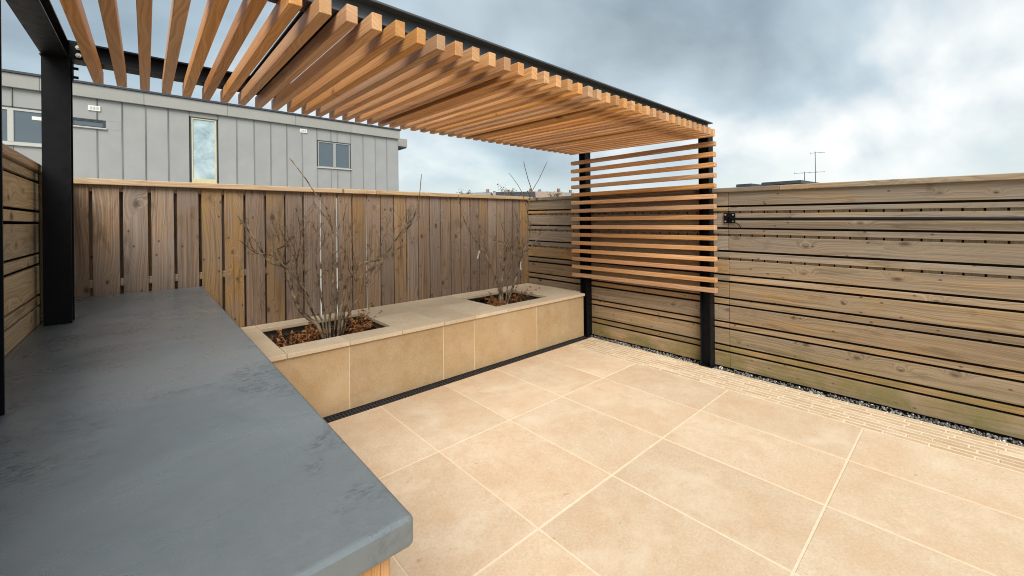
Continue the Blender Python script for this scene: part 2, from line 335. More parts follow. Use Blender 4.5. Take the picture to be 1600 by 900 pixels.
M_MIDF = m_flat('grey_window_frame', (0.30, 0.305, 0.30), 0.5, var=0.04)
M_GLASS = m_glass('window_glass'); M_FILM = m_film(); M_TAPE = m_flat('yellow_tape', (0.56, 0.50, 0.30), 0.6)
M_SOIL = m_soil(); M_BARK = m_bark(); M_DRY = m_leaf('dry_leaf', (0.22, 0.085, 0.03), (0.52, 0.24, 0.085))
M_GRAV = m_gravel()
M_GREEN = m_flat('grass_ground', (0.07, 0.085, 0.035), 0.9, 0.1, var=0.3, scale=0.6)
STEMS_A = [([(1.213, 3.97, 0.549), (1.033, 3.989, 0.718), (0.979, 4.008, 0.87), (0.948, 4.026, 1.005), (0.912, 4.045, 1.126), (0.795, 4.064, 1.186), (0.716, 4.083, 1.345), (0.628, 4.101, 1.501), (0.567, 4.12, 1.606)], 0.016, 0.004), ([(0.913, 4.05, 1.125), (0.904, 4.033, 1.193), (0.855, 4.017, 1.289), (0.885, 4.0, 1.308)], 0.009, 0.007), ([(0.914, 4.05, 1.145), (0.995, 4.083, 1.206), (1.072, 4.117, 1.272), (1.1, 4.15, 1.374)], 0.007, 0.003), ([(1.267, 3.98, 0.537), (1.312, 4.001, 0.899), (1.321, 4.022, 1.126), (1.335, 4.044, 1.35), (1.31, 4.065, 1.552), (1.272, 4.086, 1.687), (1.193, 4.107, 1.795), (1.09, 4.129, 1.971), (0.989, 4.15, 2.113)], 0.01, 0.0025), ([(1.338, 3.95, 0.554), (1.415, 3.956, 0.923), (1.491, 3.961, 1.025), (1.575, 3.967, 1.116), (1.788, 3.972, 1.145), (1.917, 3.978, 1.295), (2.12, 3.983, 1.491), (2.186, 3.989, 1.664), (2.23, 3.994, 1.804), (2.265, 4.0, 2.038)], 0.013, 0.0025), ([(1.365, 3.96, 0.565), (1.493, 3.92, 0.948), (1.733, 3.88, 1.117), (1.921, 3.84, 1.397), (2.06, 3.8, 1.578)], 0.011, 0.003), ([(1.25, 4.0, 0.56), (1.213, 4.05, 0.905), (1.191, 4.1, 1.204), (1.231, 4.15, 1.504), (1.208, 4.2, 1.739)], 0.008, 0.002), ([(1.319, 4.0, 0.548), (1.368, 3.975, 0.956), (1.416, 3.95, 1.228), (1.387, 3.925, 1.532), (1.433, 3.9, 1.743)], 0.008, 0.002), ([(1.194, 4.0, 0.559), (1.077, 3.962, 0.817), (0.981, 3.925, 1.088), (1.01, 3.888, 1.396), (0.963, 3.85, 1.646)], 0.008, 0.002), ([(1.396, 4.0, 0.546), (1.612, 4.05, 0.826), (1.747, 4.1, 1.034), (1.892, 4.15, 1.358), (2.006, 4.2, 1.633)], 0.008, 0.002), ([(1.224, 3.95, 0.574), (1.118, 3.92, 0.76), (0.997, 3.89, 1.006), (0.782, 3.86, 1.245), (0.654, 3.83, 1.281), (0.53, 3.8, 1.405)], 0.007, 0.002)]
STEMS_B = [([(3.262, 3.85, 0.463), (3.251, 3.875, 0.678), (3.137, 3.9, 0.987), (2.983, 3.925, 1.24), (2.825, 3.95, 1.458), (2.768, 3.975, 1.663), (2.746, 4.0, 1.821)], 0.013, 0.002), ([(3.293, 3.85, 0.458), (3.264, 3.837, 0.78), (3.289, 3.825, 0.947), (3.324, 3.812, 1.212), (3.11, 3.8, 1.288)], 0.014, 0.007), ([(3.346, 3.85, 0.466), (3.491, 3.862, 0.72), (3.607, 3.875, 0.988), (3.448, 3.888, 1.146), (3.391, 3.9, 1.246)], 0.014, 0.006), ([(3.611, 3.88, 0.988), (3.681, 3.897, 1.085), (3.614, 3.915, 1.265), (3.633, 3.933, 1.461), (3.552, 3.95, 1.737)], 0.008, 0.002), ([(3.665, 3.88, 1.092), (3.774, 3.85, 1.34), (3.702, 3.82, 1.601), (3.722, 3.79, 1.809), (3.729, 3.76, 1.89), (3.6, 3.73, 2.119), (3.529, 3.7, 2.256)], 0.008, 0.002), ([(3.699, 3.73, 1.887), (3.851, 3.69, 2.133), (3.908, 3.65, 2.283)], 0.003, 0.002), ([(3.612, 3.88, 1.012), (3.882, 3.84, 1.252), (3.928, 3.8, 1.362)], 0.006, 0.003), ([(3.663, 3.78, 1.6), (3.551, 3.765, 1.876), (3.325, 3.75, 2.102)], 0.003, 0.0015), ([(3.314, 3.85, 0.471), (3.206, 3.913, 0.842), (3.11, 3.975, 1.24), (3.072, 4.037, 1.477), (3.093, 4.1, 1.678)], 0.008, 0.002), ([(3.379, 3.9, 0.454), (3.482, 3.95, 0.811), (3.587, 4.0, 1.091), (3.447, 4.05, 1.472), (3.45, 4.1, 1.766)], 0.008, 0.002)]

# ================================================================== the setting
def ground():
    n = 60; S = 900.0; vs = []; fs = []
    for j in range(n + 1):
        for i in range(n + 1):
            a = (i / n * 2 - 1); b = (j / n * 2 - 1); x = S * a * abs(a) ** 1.2; y = S * b * abs(b) ** 1.2
            d = max(0.0, math.hypot(x, y) - 60.0); w = max(0.0, (x + y) / (math.hypot(x, y) + 1e-6) / 1.414)
            z = -0.14 + 13.5 * (1 - math.exp(-(d / 190.0) ** 1.5)) * w
            vs.append((x, y, z))
    for j in range(n):
        for i in range(n): fs.append((j * (n + 1) + i, j * (n + 1) + i + 1, (j + 1) * (n + 1) + i + 1, (j + 1) * (n + 1) + i))
    o = mesh_obj('ground', vs, fs, M_GREEN, smooth=True); tag(o, kind='structure'); return o
ground()
def gz(x, y):
    d = max(0.0, math.hypot(x, y) - 60.0); w = max(0.0, (x + y) / math.hypot(x, y) / 1.414)
    return -0.14 + 13.5 * (1 - math.exp(-(d / 190.0) ** 1.5)) * w

patio = box('patio', (-0.44, -2.25, -0.13), (4.272, 3.247, -0.0022), M_GROUT, bev=0.0); tag(patio, 'sandstone patio of large pale slabs with a narrow brick border', kind='structure')
XS = [-0.43, 0.222, 0.826, 1.430, 2.052, 2.655, 3.250, 3.826]; YS = [3.246, 2.337, 1.420, 0.508, -0.405, -1.318, -2.23]
for i in range(len(XS) - 1):
    for j in range(len(YS) - 1):
        box('paving_slab', (XS[i] + 0.004, YS[j + 1] + 0.004, -0.03), (XS[i + 1] - 0.004, YS[j] - 0.004, R.uniform(-0.0012, 0.0012)), M_SLAB, patio, 0.0025)
for r in range(8):
    x0 = 3.838 + r * 0.0545; y = 3.24 - R.uniform(0.03, 0.19)
    box('brick', (x0, y + 0.010, -0.04), (x0 + 0.0405, 3.236, R.uniform(-0.001, 0.001)), M_BRICK, patio, 0.002)
    while y > -1.1:
        L = R.uniform(0.185, 0.225); box('brick', (x0 + R.uniform(-.002, .002), y - L, -0.04), (x0 + 0.0405 + R.uniform(-.003, .003), y, R.uniform(-0.0016, 0.001)), M_BRICK, patio, 0.002); y -= L + R.uniform(0.006, 0.010)

yard = box('neighbouring_yard', (-12, 4.7, -0.2), (16, 15.9, -0.10), m_flat('pale_concrete', (0.42, 0.40, 0.37), 0.85, 0.2, scale=2), None, 0); tag(yard, kind='structure')
# gravel strip along the right fence
def gravel():
    m = MB(); ico = bmesh.new(); bmesh.ops.create_icosphere(ico, subdivisions=1, radius=1.0); iv = [v.co.copy() for v in ico.verts]; jf = [tuple(v.index for v in f.verts) for f in ico.faces]; ico.free()
    for k in range(2600):
        c = Vector((R.uniform(4.275, 4.385), R.uniform(-2.2, 4.4), R.uniform(-0.022, -0.002))); s = R.uniform(0.006, 0.013)
        rot = Euler((R.uniform(0, 6), R.uniform(0, 6), R.uniform(0, 6))).to_matrix(); sc = Vector((R.uniform(.8, 1.4), R.uniform(.7, 1.1), R.uniform(.5, .8))) * s
        b = len(m.v); m.v += [tuple(c + rot @ Vector((v.x * sc.x, v.y * sc.y, v.z * sc.z))) for v in iv]; m.f += [tuple(b + i for i in f) for f in jf]
    o = m.build('gravel', M_GRAV, smooth=True); tag(o, 'strip of dark and white gravel between brick border and right fence', 'gravel', kind='stuff')
    e = box('gravel_bed', (4.272, -2.25, -0.13), (4.60, 4.52, -0.024), m_flat('dark_earth', (0.03, 0.027, 0.024), 0.9), None, 0); tag(e, kind='structure')
gravel()

# ================================================================== drain
dr = thing('drain_channel', (0.4, 3.30, 0), 'black slotted drainage channel along the foot of the stone planter', 'drain')
box('trough', (-0.40, 3.250, -0.10), (4.262, 3.352, -0.032), M_DARK, dr, 0)
m = MB(); m.box((-0.40, 3.2505, -0.03), (4.262, 3.258, 0.0)); m.box((-0.40, 3.344, -0.03), (4.262, 3.3515, 0.0)); m.box((-0.40, 3.297, -0.02), (4.262, 3.305, -0.0015)); m.build('frame', M_GRATE, dr)
m = MB(); x = -0.39
while x < 4.25: m.box((x, 3.2585, -0.02), (x + 0.012, 3.3435, -0.003)); x += 0.028
tag(m.build('grate_bars', M_GRATE, dr), kind='stuff')

# ================================================================== planter
pl = thing('raised_planter', (2.2, 3.9, 0), 'long low sandstone planter bench with two sunken beds', 'planter')
fx = [0.345, 1.222, 2.112, 2.478, 3.382, 4.252]
m = MB(); m.box((0.35, 3.373, 0), (4.25, 3.45, 0.5225)); m.box((0.35, 4.40, 0), (4.25, 4.49, 0.5225)); m.box((0.35, 3.4505, 0), (0.70, 4.3995, 0.5225)); m.box((1.74, 3.4505, 0), (2.86, 4.3995, 0.5225)); m.box((3.82, 3.4505, 0), (4.25, 4.3995, 0.5225))
m.build('core', m_flat('block_core', (0.28, 0.23, 0.17), 0.9), pl)
for i in range(5): box('cladding_slab', (fx[i] + 0.003, 3.352, 0.002), (fx[i + 1] - 0.003, 3.3725, 0.522), M_CLAD, pl, 0.002)
mj = MB()
for xx in fx[1:5]: mj.box((xx - 0.0031, 3.354, 0.003), (xx + 0.0031, 3.3722, 0.521))
mj.build('mortar_joint', M_GROUT, pl)
for (x0, x1, y0, y1) in [(0.345, 0.765, 3.328, 4.495), (0.765, 1.222, 3.328, 3.56), (1.222, 1.68, 3.328, 3.56), (0.765, 1.68, 4.29, 4.495),
        (1.68, 2.112, 3.328, 3.98), (2.112, 2.478, 3.328, 3.98), (2.478, 2.92, 3.328, 3.98), (1.68, 2.22, 3.98, 4.495), (2.22, 2.92, 3.98, 4.495),
        (2.92, 3.382, 3.328, 3.53), (3.382, 3.76, 3.328, 3.53), (2.92, 3.76, 4.22, 4.495), (3.76, 4.253, 3.328, 4.495), (4.253, 4.355, 3.425, 4.495)]:
    box('coping_slab', (x0 + 0.002, y0 + (0 if y0 < 3.4 else 0.002), 0.5235), (x1 - 0.002, y1 - 0.002, 0.5565 + R.uniform(-0.0008, 0.0008)), M_COPE, pl, 0.003)
m = MB()
for (x0, x1, y0, y1) in [(0.70, 1.74, 3.45, 4.40), (2.86, 3.82, 3.45, 4.40)]:
    n = 40; b = len(m.v)
    for j in range(n + 1):
        for i in range(n + 1): m.v.append((x0 + (x1 - x0) * i / n, y0 + (y1 - y0) * j / n, 0.435 + R.uniform(-0.018, 0.018)))
    for j in range(n):
        for i in range(n): q = b + j * (n + 1) + i; m.f.append((q, q + 1, q + n + 2, q + n + 1))
tag(m.build('soil', M_SOIL, pl), kind='stuff')

# ================================================================== counter
ct = thing('outdoor_counter', (0.0, 2.5, 0), 'long outdoor counter with troweled grey concrete worktop over timber base', 'counter')
box('worktop', (-0.438, 0.683, 0.922), (0.366, 4.42, 0.980), M_TOP, ct, 0.012, seg=4)
box('carcass', (-0.42, 0.76, 0.0), (0.318, 4.40, 0.920), M_DARK, ct, 0)
y = 0.727
while y < 4.36: box('cladding_board', (0.319, y, 0.004), (0.337, y + 0.093, 0.920), CEDAR, ct, 0.002); y += 0.097
x = -0.42
while x < 0.25: box('cladding_board', (x, 0.727, 0.004), (x + 0.093, 0.745, 0.920), CEDAR, ct, 0.002); x += 0.097
box('corner_board', (0.263, 0.7265, 0.004), (0.3185, 0.745, 0.920), CEDAR, ct, 0.002)

# ================================================================== pergola
pg = thing('pergola', (1.95, 2.6, 0), 'black steel pergola with cedar roof slats and slatted cedar side screen', 'pergola')
TILT = 0.025
def zt(y): return TILT * (y - 1.64)
def steel(name, lo, hi, axis, flange, t=0.009, mat=None, rotx=0.0):
    """I-section: long axis 'axis', flanges at both ends of axis 'flange'"""
    c = [(a + b) / 2 for a, b in zip(lo, hi)]; h = [(b - a) / 2 for a, b in zip(lo, hi)]; k = 3 - axis - flange; m = MB()
    for s in (-1, 1):
        a = [-v for v in h]; b = list(h)
        if s < 0: b[flange] = -h[flange] + t
        else: a[flange] = h[flange] - t
        m.box(a, b)
    a = [-v for v in h]; b = list(h); a[k] = -t * 0.4; b[k] = t * 0.4; a[flange] += t - 0.001; b[flange] -= t - 0.001; a[axis] += 0.0005; b[axis] -= 0.0005; m.box(a, b)
    return mesh_obj(name, m.v, m.f, mat or M_STEEL, pg, c, (rotx, 0, 0))
for (x0, y0, top) in [(-0.41, 1.745, 2.398), (-0.41, 3.305, 2.437), (4.26, 1.745, 2.398), (4.26, 3.305, 2.437)]:
    p = steel('post', (x0, y0, 0.004), (x0 + 0.106, y0 + 0.105, top), 2, 1)
    box('base_plate', (x0 - 0.012, y0 - 0.012, -0.004), (x0 + 0.118, y0 + 0.117, 0.008), M_STEEL, p, 0.001)
    box('cap_plate', (x0 - 0.006, y0 - 0.006, top), (x0 + 0.112, y0 + 0.111, top + 0.003), M_STEEL, p, 0.0)
for (y0, z0) in [(1.742, 2.4025), (3.302, 2.4415)]:
    steel('beam', (-0.41, y0, z0), (4.364, y0 + 0.11, z0 + 0.1), 0, 2, mat=M_STEELG if y0 < 2 else M_STEEL)
for x0 in (-0.41, 0.545, 1.455, 2.365, 3.275, 4.262):
    zc = 2.4025 + 0.05 + TILT * 0.78
    steel('rafter', (x0, 1.853, zc - 0.05), (x0 + 0.1, 3.301, zc + 0.05), 1, 2, rotx=math.atan(TILT))
for i in range(43):
    x1 = -0.181 + i * 0.10347; yc = (1.64 + 3.46) / 2; zc = 2.356 + zt(yc); j = R.uniform(-0.004, 0.004)
    box('roof_slat', (x1 - 0.045, 1.64 + j, zc - 0.0355), (x1, 3.46 + j, zc + 0.0355), CEDAR, pg, 0.0025, (math.atan(TILT), R.uniform(-.006, .006), R.uniform(-.0012, .0012)))
for i in range(15):
    zc = 2.262 - i * 0.1048; j = R.uniform(-0.003, 0.003)
    box('screen_slat', (4.196, 1.668 + j, zc - 0.0225), (4.258, 3.500 + j, zc + 0.0225), CEDAR, pg, 0.003, (R.uniform(-.001, .001), 0, 0))
for (bx, by, bz) in [(-0.27, 3.300, 2.505), (-0.25, 3.300, 2.49), (-0.27, 3.300, 2.462)]:
    m = MB(); m.tube([(bx, by + 0.006, bz), (bx, by - 0.012, bz)], 0.013, n=6); m.tube([(bx, by - 0.012, bz), (bx, by - 0.02, bz)], 0.006, n=6); m.build('bolt', M_ZINC, pg)
box('end_plate', (-0.306, 3.3005, 2.444), (-0.235, 3.3115, 2.54), M_STEEL, pg, 0.001)
box('bracket_plate', (-0.303, 3.34, 2.33), (-0.296, 3.39, 2.434), M_STEEL, pg, 0.001)
for bz in (2.355, 2.405):
    m = MB(); m.tube([(-0.296, 3.365, bz), (-0.276, 3.365, bz)], 0.008, n=6); m.build('bolt', M_STEEL, pg)
m = MB(); m.tube([(4.30, 1.744, 2.375), (4.30, 1.732, 2.375)], 0.010, n=6); m.build('bolt', M_ZINC, pg)
m = MB(); m.tube([(4.262, 1.79, 2.372), (4.25, 1.79, 2.372)], 0.010, n=6); m.build('bolt', M_ZINC, pg)

# ================================================================== fences
bf = thing('timber_fence', (2.0, 4.53, 0), 'brown vertical board fence behind the stone planter', 'fence')
G = [-0.313, -0.142, 0.027, 0.192, 0.359, 0.525, 0.692, 0.859, 1.027, 1.193, 1.359, 1.524, 1.688, 1.848, 2.011, 2.173, 2.333, 2.493, 2.654, 2.811, 2.967, 3.123, 3.277, 3.430, 3.587, 3.742, 3.896, 4.052, 4.203, 4.42]
G = [-0.48] + G
for i in range(len(G) - 1):
    g = 0.0105 if G[i] < 0.6 else (0.0075 if G[i] < 1.6 else 0.005)
    box('board', (G[i] + g, 4.50 + R.uniform(0, 0.003), 0.01), (G[i + 1] - g, 4.52, 1.829), BACKW, bf, 0.002, (0, R.uniform(-.0012, .0012), 0))
for i, gx in enumerate(G[1:-1]):
    if i in (10, 11, 13): continue
    box('backing_board', (gx - 0.06, 4.572, 0.01), (gx + 0.06, 4.590, 1.80), BACKW, bf, 0.002)
for (z0, z1) in ((0.30, 0.36), (1.03, 1.09), (1.782, 1.826)): box('rail', (-0.48, 4.5205, z0), (4.36, 4.5715, z1), CAPW, bf, 0.003)
box('cap_rail', (-0.49, 4.462, 1.830), (1.95, 4.60, 1.876), CAPW, bf, 0.004); box('cap_rail', (1.953, 4.462, 1.830), (4.45, 4.60, 1.876), CAPW, bf, 0.004)

rf = thing('timber_fence', (4.37, 1.2, 0), 'weathered horizontal board fence on the right behind the cedar screen', 'fence')
ZB = [0.004, 0.168, 0.230, 0.399, 0.461, 0.635, 0.704, 0.870, 0.939, 1.099, 1.174, 1.336, 1.403, 1.563, 1.622, 1.765]
SL = 0.012
GAP = {z: 0.0095 for z in ZB}
for z in (1.563, 1.336, 1.099): GAP[z] = 0.0115
for i in range(len(ZB) - 1):
    for (y0, y1) in ((-2.2, 1.60), (1.604, 4.497)):
        yc = (y0 + y1) / 2; dz = SL * (yc - 0.3) * (ZB[i] / 1.8)
        box('board', (4.360 + R.uniform(0, 0.003), y0, ZB[i] + GAP[ZB[i]] + dz), (4.382, y1, ZB[i + 1] - (GAP[ZB[i + 1]] if i < 14 else 0) + dz), LOWW if i < 9 else SIDEW, rf, 0.002, (SL * ZB[i] / 1.8 + R.uniform(-.0008, .0008), 0, R.uniform(-.0006, .0006)))
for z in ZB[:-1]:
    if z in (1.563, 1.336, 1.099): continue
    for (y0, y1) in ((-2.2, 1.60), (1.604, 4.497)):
        dz = SL * ((y0 + y1) / 2 - 0.3) * (z / 1.8); box('slit_shade_strip', (4.386, y0, z - 0.03 + dz), (4.3905, y1, z + 0.03 + dz), M_GAPSHADE, rf, 0, (SL * z / 1.8, 0, 0))  # added dark strips; their colour stands in for shade inside these slits
for (y0, y1) in ((-2.2, 1.15), (1.153, 4.497)):
    yc = (y0 + y1) / 2; dz = SL * (yc - 0.3)
    box('cap_rail', (4.335, y0, 1.762 + dz), (4.455, y1, 1.806 + dz), SIDEW, rf, 0.004, (SL, 0, 0))
y = -2.2
while y < 4.46: box('paling', (4.393, y, -0.02), (4.406, y + 0.094, 1.72), CAPW, rf, 0.002); y += 0.106
box('gap_shade_sheet', (4.4075, -2.2, -0.1), (4.4095, 4.5, 1.72), M_GAPSHADE, rf, 0)  # added unseen sheet, stops light between the palings so their gaps stay dark
for yy in (-1.6, -0.2, 1.56, 3.0, 4.40): box('post', (4.411, yy, 0.0), (4.45, yy + 0.09, 1.72), SIDEW, rf, 0.003)

lf = thing('timber_fence', (-0.455, 2.4, 0), 'pale horizontal board fence at the far left beside the worktop', 'fence')
ZL = [0.02, 0.19, 0.245, 0.43, 0.48, 0.655, 0.705, 0.872, 0.918, 1.075, 1.135, 1.304, 1.365, 1.534, 1.598, 1.760, 1.815]
for i in range(len(ZL) - 1):
    for (y0, y1) in ((0.30, 3.56), (3.563, 4.495)):
        box('board', (-0.462, y0, ZL[i] + 0.007), (-0.442 + R.uniform(-.002, 0), y1, ZL[i + 1] - 0.007), LEFTW, lf, 0.002, (R.uniform(-.001, .001), 0, 0))
box('cap_rail', (-0.55, 0.3, 1.815), (-0.425, 4.46, 1.856), CAPW, lf, 0.004)
for yy in (0.5, 2.0, 4.2): box('post', (-0.50, yy, 0.0), (-0.4625, yy + 0.09, 1.81), LEFTW, lf, 0.003)
box('gap_shade_sheet', (-0.512, 0.3, 0.0), (-0.505, 4.49, 1.805), M_GAPSHADE, lf, 0)  # added dark sheet behind the left boards, keeps their gaps from showing bright
box('cover_strip', (-0.441, 3.46, 0.985), (-0.418, 3.56, 1.812), LEFTW, lf, 0.003)

hr = thing('metal_rail', (4.33, 0.5, 1.5), 'thin black metal rail bracketed to the right fence', 'rail')
m = MB(); m.tube([(4.312, -2.2, 1.478), (4.312, 1.50, 1.508), (4.318, 1.56, 1.512), (4.345, 1.59, 1.514)], 0.0145, n=10); m.build('tube', M_STEEL, hr, smooth=True)
box('mounting_plate', (4.346, 1.535, 1.468), (4.3595, 1.64, 1.568), M_STEEL, hr, 0.001)
for by in (1.552, 1.622):
    for bz in (1.485, 1.55): m = MB(); m.tube([(4.346, by, bz), (4.339, by, bz)], 0.008, n=6); m.build('bolt', M_ZINC, hr)
m = MB(); m.tube([(4.35, 1.54, 1.475), (4.352, 1.50, 1.45), (4.355, 1.48, 1.415)], 0.004, n=5); m.build('cable', M_STEEL, hr)

# ================================================================== planting
def shrub(name, base, stems, label, seed, twigs):
    q = random.Random(seed); t = thing(name, base, label, 'shrub', None); m = MB()
    def smooth_path(p):
        p = [Vector(a) for a in p]; out = []
        for i in range(len(p) - 1):
            for k in range(3):
                s = k / 3; a = p[max(i - 1, 0)]; b = p[i]; c = p[i + 1]; d = p[min(i + 2, len(p) - 1)]
                out.append(0.5 * ((2 * b) + (c - a) * s + (2 * a - 5 * b + 4 * c - d) * s * s + (3 * b - a - 3 * c + d) * s ** 3) + Vector((q.uniform(-1, 1), q.uniform(-1, 1), 0)) * 0.004)
        return out + [p[-1]]
    def twig(p, d, L, r, lev):
        pts = [p]; n = 5
        for k in range(n):
            d = (d + Vector((q.uniform(-1, 1), q.uniform(-1, 1), q.uniform(-.4, .9))) * 0.22).normalized(); pts.append(pts[-1] + d * (L / n))
        m.tube(pts, r, 0.0012, n=4, cap=False)
        if lev > 0:
            for k in range(q.randint(1, 3)):
                i = q.randint(1, n - 1); e = (d + Vector((q.uniform(-1, 1), q.uniform(-1, 1), q.uniform(-.3, .8))) * 0.9).normalized(); twig(pts[i], e, L * q.uniform(.35, .65), r * 0.65, lev - 1)
    for (pts, r0, r1) in stems:
        pp = smooth_path(pts)
        if pp[0].z < 0.7: pp[0].z = min(pp[0].z, 0.44); pp.insert(0, Vector((pp[0].x * .5 + base[0] * .5, pp[0].y * .5 + base[1] * .5, 0.42)))
        m.tube(pp, r0 * 1.15 + 0.0012, r1 + 0.0012, n=7)
        for k in range(int(twigs * len(pts) / 6)):
            i = q.randint(len(pp) // 5, len(pp) - 2)
            if pp[i].z > 1.5: continue
            d = (pp[i + 1] - pp[i]).normalized()
            e = (d * 0.7 + Vector((q.uniform(-1, 1), q.uniform(-.8, .6), q.uniform(-.1, 1.0))) * 0.8).normalized(); twig(pp[i], e, q.uniform(.14, .40) * (1.0 if pp[i].z < 1.25 else 0.7), min(0.0036, r0 * .42), 2)
    m.build('branches', M_BARK, t, smooth=True)
    return t
sa = shrub('bare_shrub', (1.27, 3.95, 0.46), STEMS_A, 'larger bare multi-stemmed shrub in the near planter bed', 4, 8)
sb = shrub('bare_shrub', (3.33, 3.85, 0.46), STEMS_B, 'bare pruned shrub in the far planter bed by the corner', 9, 7)

def dry_clump(loc, h, n, label, seed, spread=0.10):
    q = random.Random(seed); t = thing('dry_plant', loc, label, 'dead plant'); m = MB(); lv = MB(); c = Vector(loc)
    for k in range(n):
        a = q.uniform(0, 6.28); d = Vector((math.cos(a) * q.uniform(.1, .8), math.sin(a) * q.uniform(.1, .8), 1)).normalized(); p = c + Vector((q.uniform(-1, 1), q.uniform(-1, 1), 0)) * spread; pts = [p]; H = h * q.uniform(.5, 1.1)
        for s in range(6):
            d = (d + Vector((q.uniform(-1, 1), q.uniform(-1, 1), q.uniform(-.9, .15))) * 0.25).normalized(); pts.append(pts[-1] + d * H / 6)
            for w in range(3):
                u = Vector((q.uniform(-1, 1), q.uniform(-1, 1), q.uniform(-1, .6))).normalized(); v = u.cross(Vector((q.uniform(-1, 1), q.uniform(-1, 1), q.uniform(-1, 1)))).normalized()
                lv.quad(pts[-1] + u * 0.012, u * q.uniform(.008, .017), v * q.uniform(.003, .007))
        m.tube(pts, 0.0018, 0.0008, n=4, cap=False)
    m.build('stalks', M_DRY, t); tag(lv.build('dead_leaves', M_DRY, t), kind='stuff'); return t
dry_clump((0.95, 3.90, 0.43), 0.20, 14, 'low brown dead plant at the left end of the near bed', 1, 0.13)
dry_clump((1.12, 4.02, 0.43), 0.24, 13, 'curled brown dead plant left of the near shrub stems', 2, 0.08)
dry_clump((1.56, 3.98, 0.43), 0.30, 22, 'taller orange-brown dead plant at the right end of the near bed', 3, 0.07)
dry_clump((3.17, 3.82, 0.43), 0.26, 20, 'orange-brown dead plant left of the far shrub stems', 5, 0.07)
dry_clump((3.60, 4.00, 0.43), 0.36, 13, 'wispy rust-coloured dead plant at the right end of the far bed', 6, 0.08)
lt = MB(); q = random.Random(8)
for (x0, x1, y0, y1, n) in ((0.78, 1.66, 3.58, 4.27, 120), (2.94, 3.74, 3.55, 4.2, 90)):
    for k in range(n):
        u = Vector((q.uniform(-1, 1), q.uniform(-1, 1), q.uniform(-.35, .35))).normalized(); v = u.cross(Vector((q.uniform(-.4, .4), q.uniform(-.4, .4), 1))).normalized()
        lt.quad((q.uniform(x0, x1), q.uniform(y0, y1), 0.452 + q.uniform(0, .012)), u * q.uniform(.01, .022), v * q.uniform(.005, .011))
tag(lt.build('leaf_litter', m_leaf('litter_leaf', (0.09, 0.03, 0.02), (0.30, 0.12, 0.05))), 'brown fallen leaves scattered over the planter soil', 'leaf litter', kind='stuff')
def plant_label(loc, h, label, tilt):
    m = MB(); x, y, z = loc; n = 5
    for k in range(n):
        a = k / (n - 1); m.v += [(x - 0.012 + tilt * a * a, y + 0.01 * math.sin(a * 3), z - h * a), (x + 0.012 + tilt * a * a, y + 0.01 * math.sin(a * 3) + 0.004, z - h * a)]
        if k: b = 2 * k; m.f.append((b - 2, b - 1, b + 1, b))
    o = m.build('plant_label', M_WHITE); s = o.modifiers.new('thickness', 'SOLIDIFY'); s.thickness = 0.001
    tag(o, label, 'plant label', 'white nursery tags on the shrubs')
plant_label((2.985, 3.915, 1.16), 0.095, 'white paper tag hanging on the left branch of the far shrub', -0.03)
plant_label((3.60, 3.845, 0.985), 0.11, 'white tape tag on the right stem of the far shrub', 0.004)
plant_label((0.845, 3.62, 0.53), 0.06, 'small white tag lying at the near left corner of the near bed', 0.03)

# ================================================================== the grey clad house behind
YB = 16.0
hs = thing('clad_house', (3.0, YB, -0.14), 'grey standing-seam metal clad house behind the fence', 'house')
box('backing_wall', (-9.5, YB + 0.05, -0.14), (7.94, YB + 9.0, 5.02), M_DARK, hs, 0)
wins = [(-3.30, -1.62, 3.58, 4.49), (-1.46, -0.83, 4.20, 4.385), (1.08, 1.71, 2.70, 4.81), (4.765, 5.935, 3.575, 4.535)]
seams = [-9.48, -8.98, -8.48, -7.98, -7.48, -6.98, -6.48, -5.98, -5.48, -4.98, -4.48, -3.98, -3.48, -2.98, -2.47, -1.97, -1.47, -0.97, -0.47, 0.027, 0.531, 1.035, 1.751, 2.252, 2.745, 3.235, 3.732, 4.232, 4.735, 5.232, 5.462, 5.963, 6.456, 6.955, 7.448, 7.955]
for i in range(len(seams) - 1):
    a, b = seams[i] + 0.011, seams[i + 1] - 0.011; iv = [(-0.12, 4.985)]
    for (wx0, wx1, wz0, wz1) in wins:
        if min(b, wx1 + .05) - max(a, wx0 - .05) > 0.02:
            iv = [s for (z0, z1) in iv for s in ((z0, min(z1, wz0 - 0.03)), (max(z0, wz1 + 0.03), z1)) if s[1] - s[0] > 0.05]
            # strips beside the opening
            if a < wx0 - 0.05: box('cladding_panel', (a, YB, wz0 - 0.029), (wx0 - 0.03, YB + 0.045, wz1 + 0.029), M_METAL, hs, 0.004)
            if b > wx1 + 0.05: box('cladding_panel', (wx1 + 0.03, YB, wz0 - 0.029), (b, YB + 0.045, wz1 + 0.029), M_METAL, hs, 0.004)
    for (z0, z1) in iv: box('cladding_panel', (a, YB + R.uniform(-.003, .003), z0), (b, YB + 0.045, z1), M_METAL, hs, 0.004)
for s in seams[1:-1]:
    cuts = [(-0.12, 4.98)]
    for (wx0, wx1, wz0, wz1) in wins:
        if wx0 - .05 < s < wx1 + .05: cuts = [k for (z0, z1) in cuts for k in ((z0, wz0 - .035), (wz1 + .035, z1)) if k[1] - k[0] > 0.05]
    for (z0, z1) in cuts: box('seam', (s - 0.005, YB - 0.02, z0), (s + 0.005, YB + 0.049, z1), M_METAL, hs, 0)
for x0 in range(-10, 8, 2): box('fascia_panel', (max(x0, -9.6), YB - 0.09, 4.99), (min(x0 + 1.995, 8.0), YB + 0.1, 5.34), M_FASC, hs, 0.006)
box('roof_trim', (-9.65, YB - 0.13, 5.342), (8.04, YB + 9.1, 5.40), M_DARK, hs, 0.004)
box('end_wall', (7.942, YB + 0.051, -0.14), (7.985, YB + 9.0, 4.99), M_METAL, hs, 0.004)
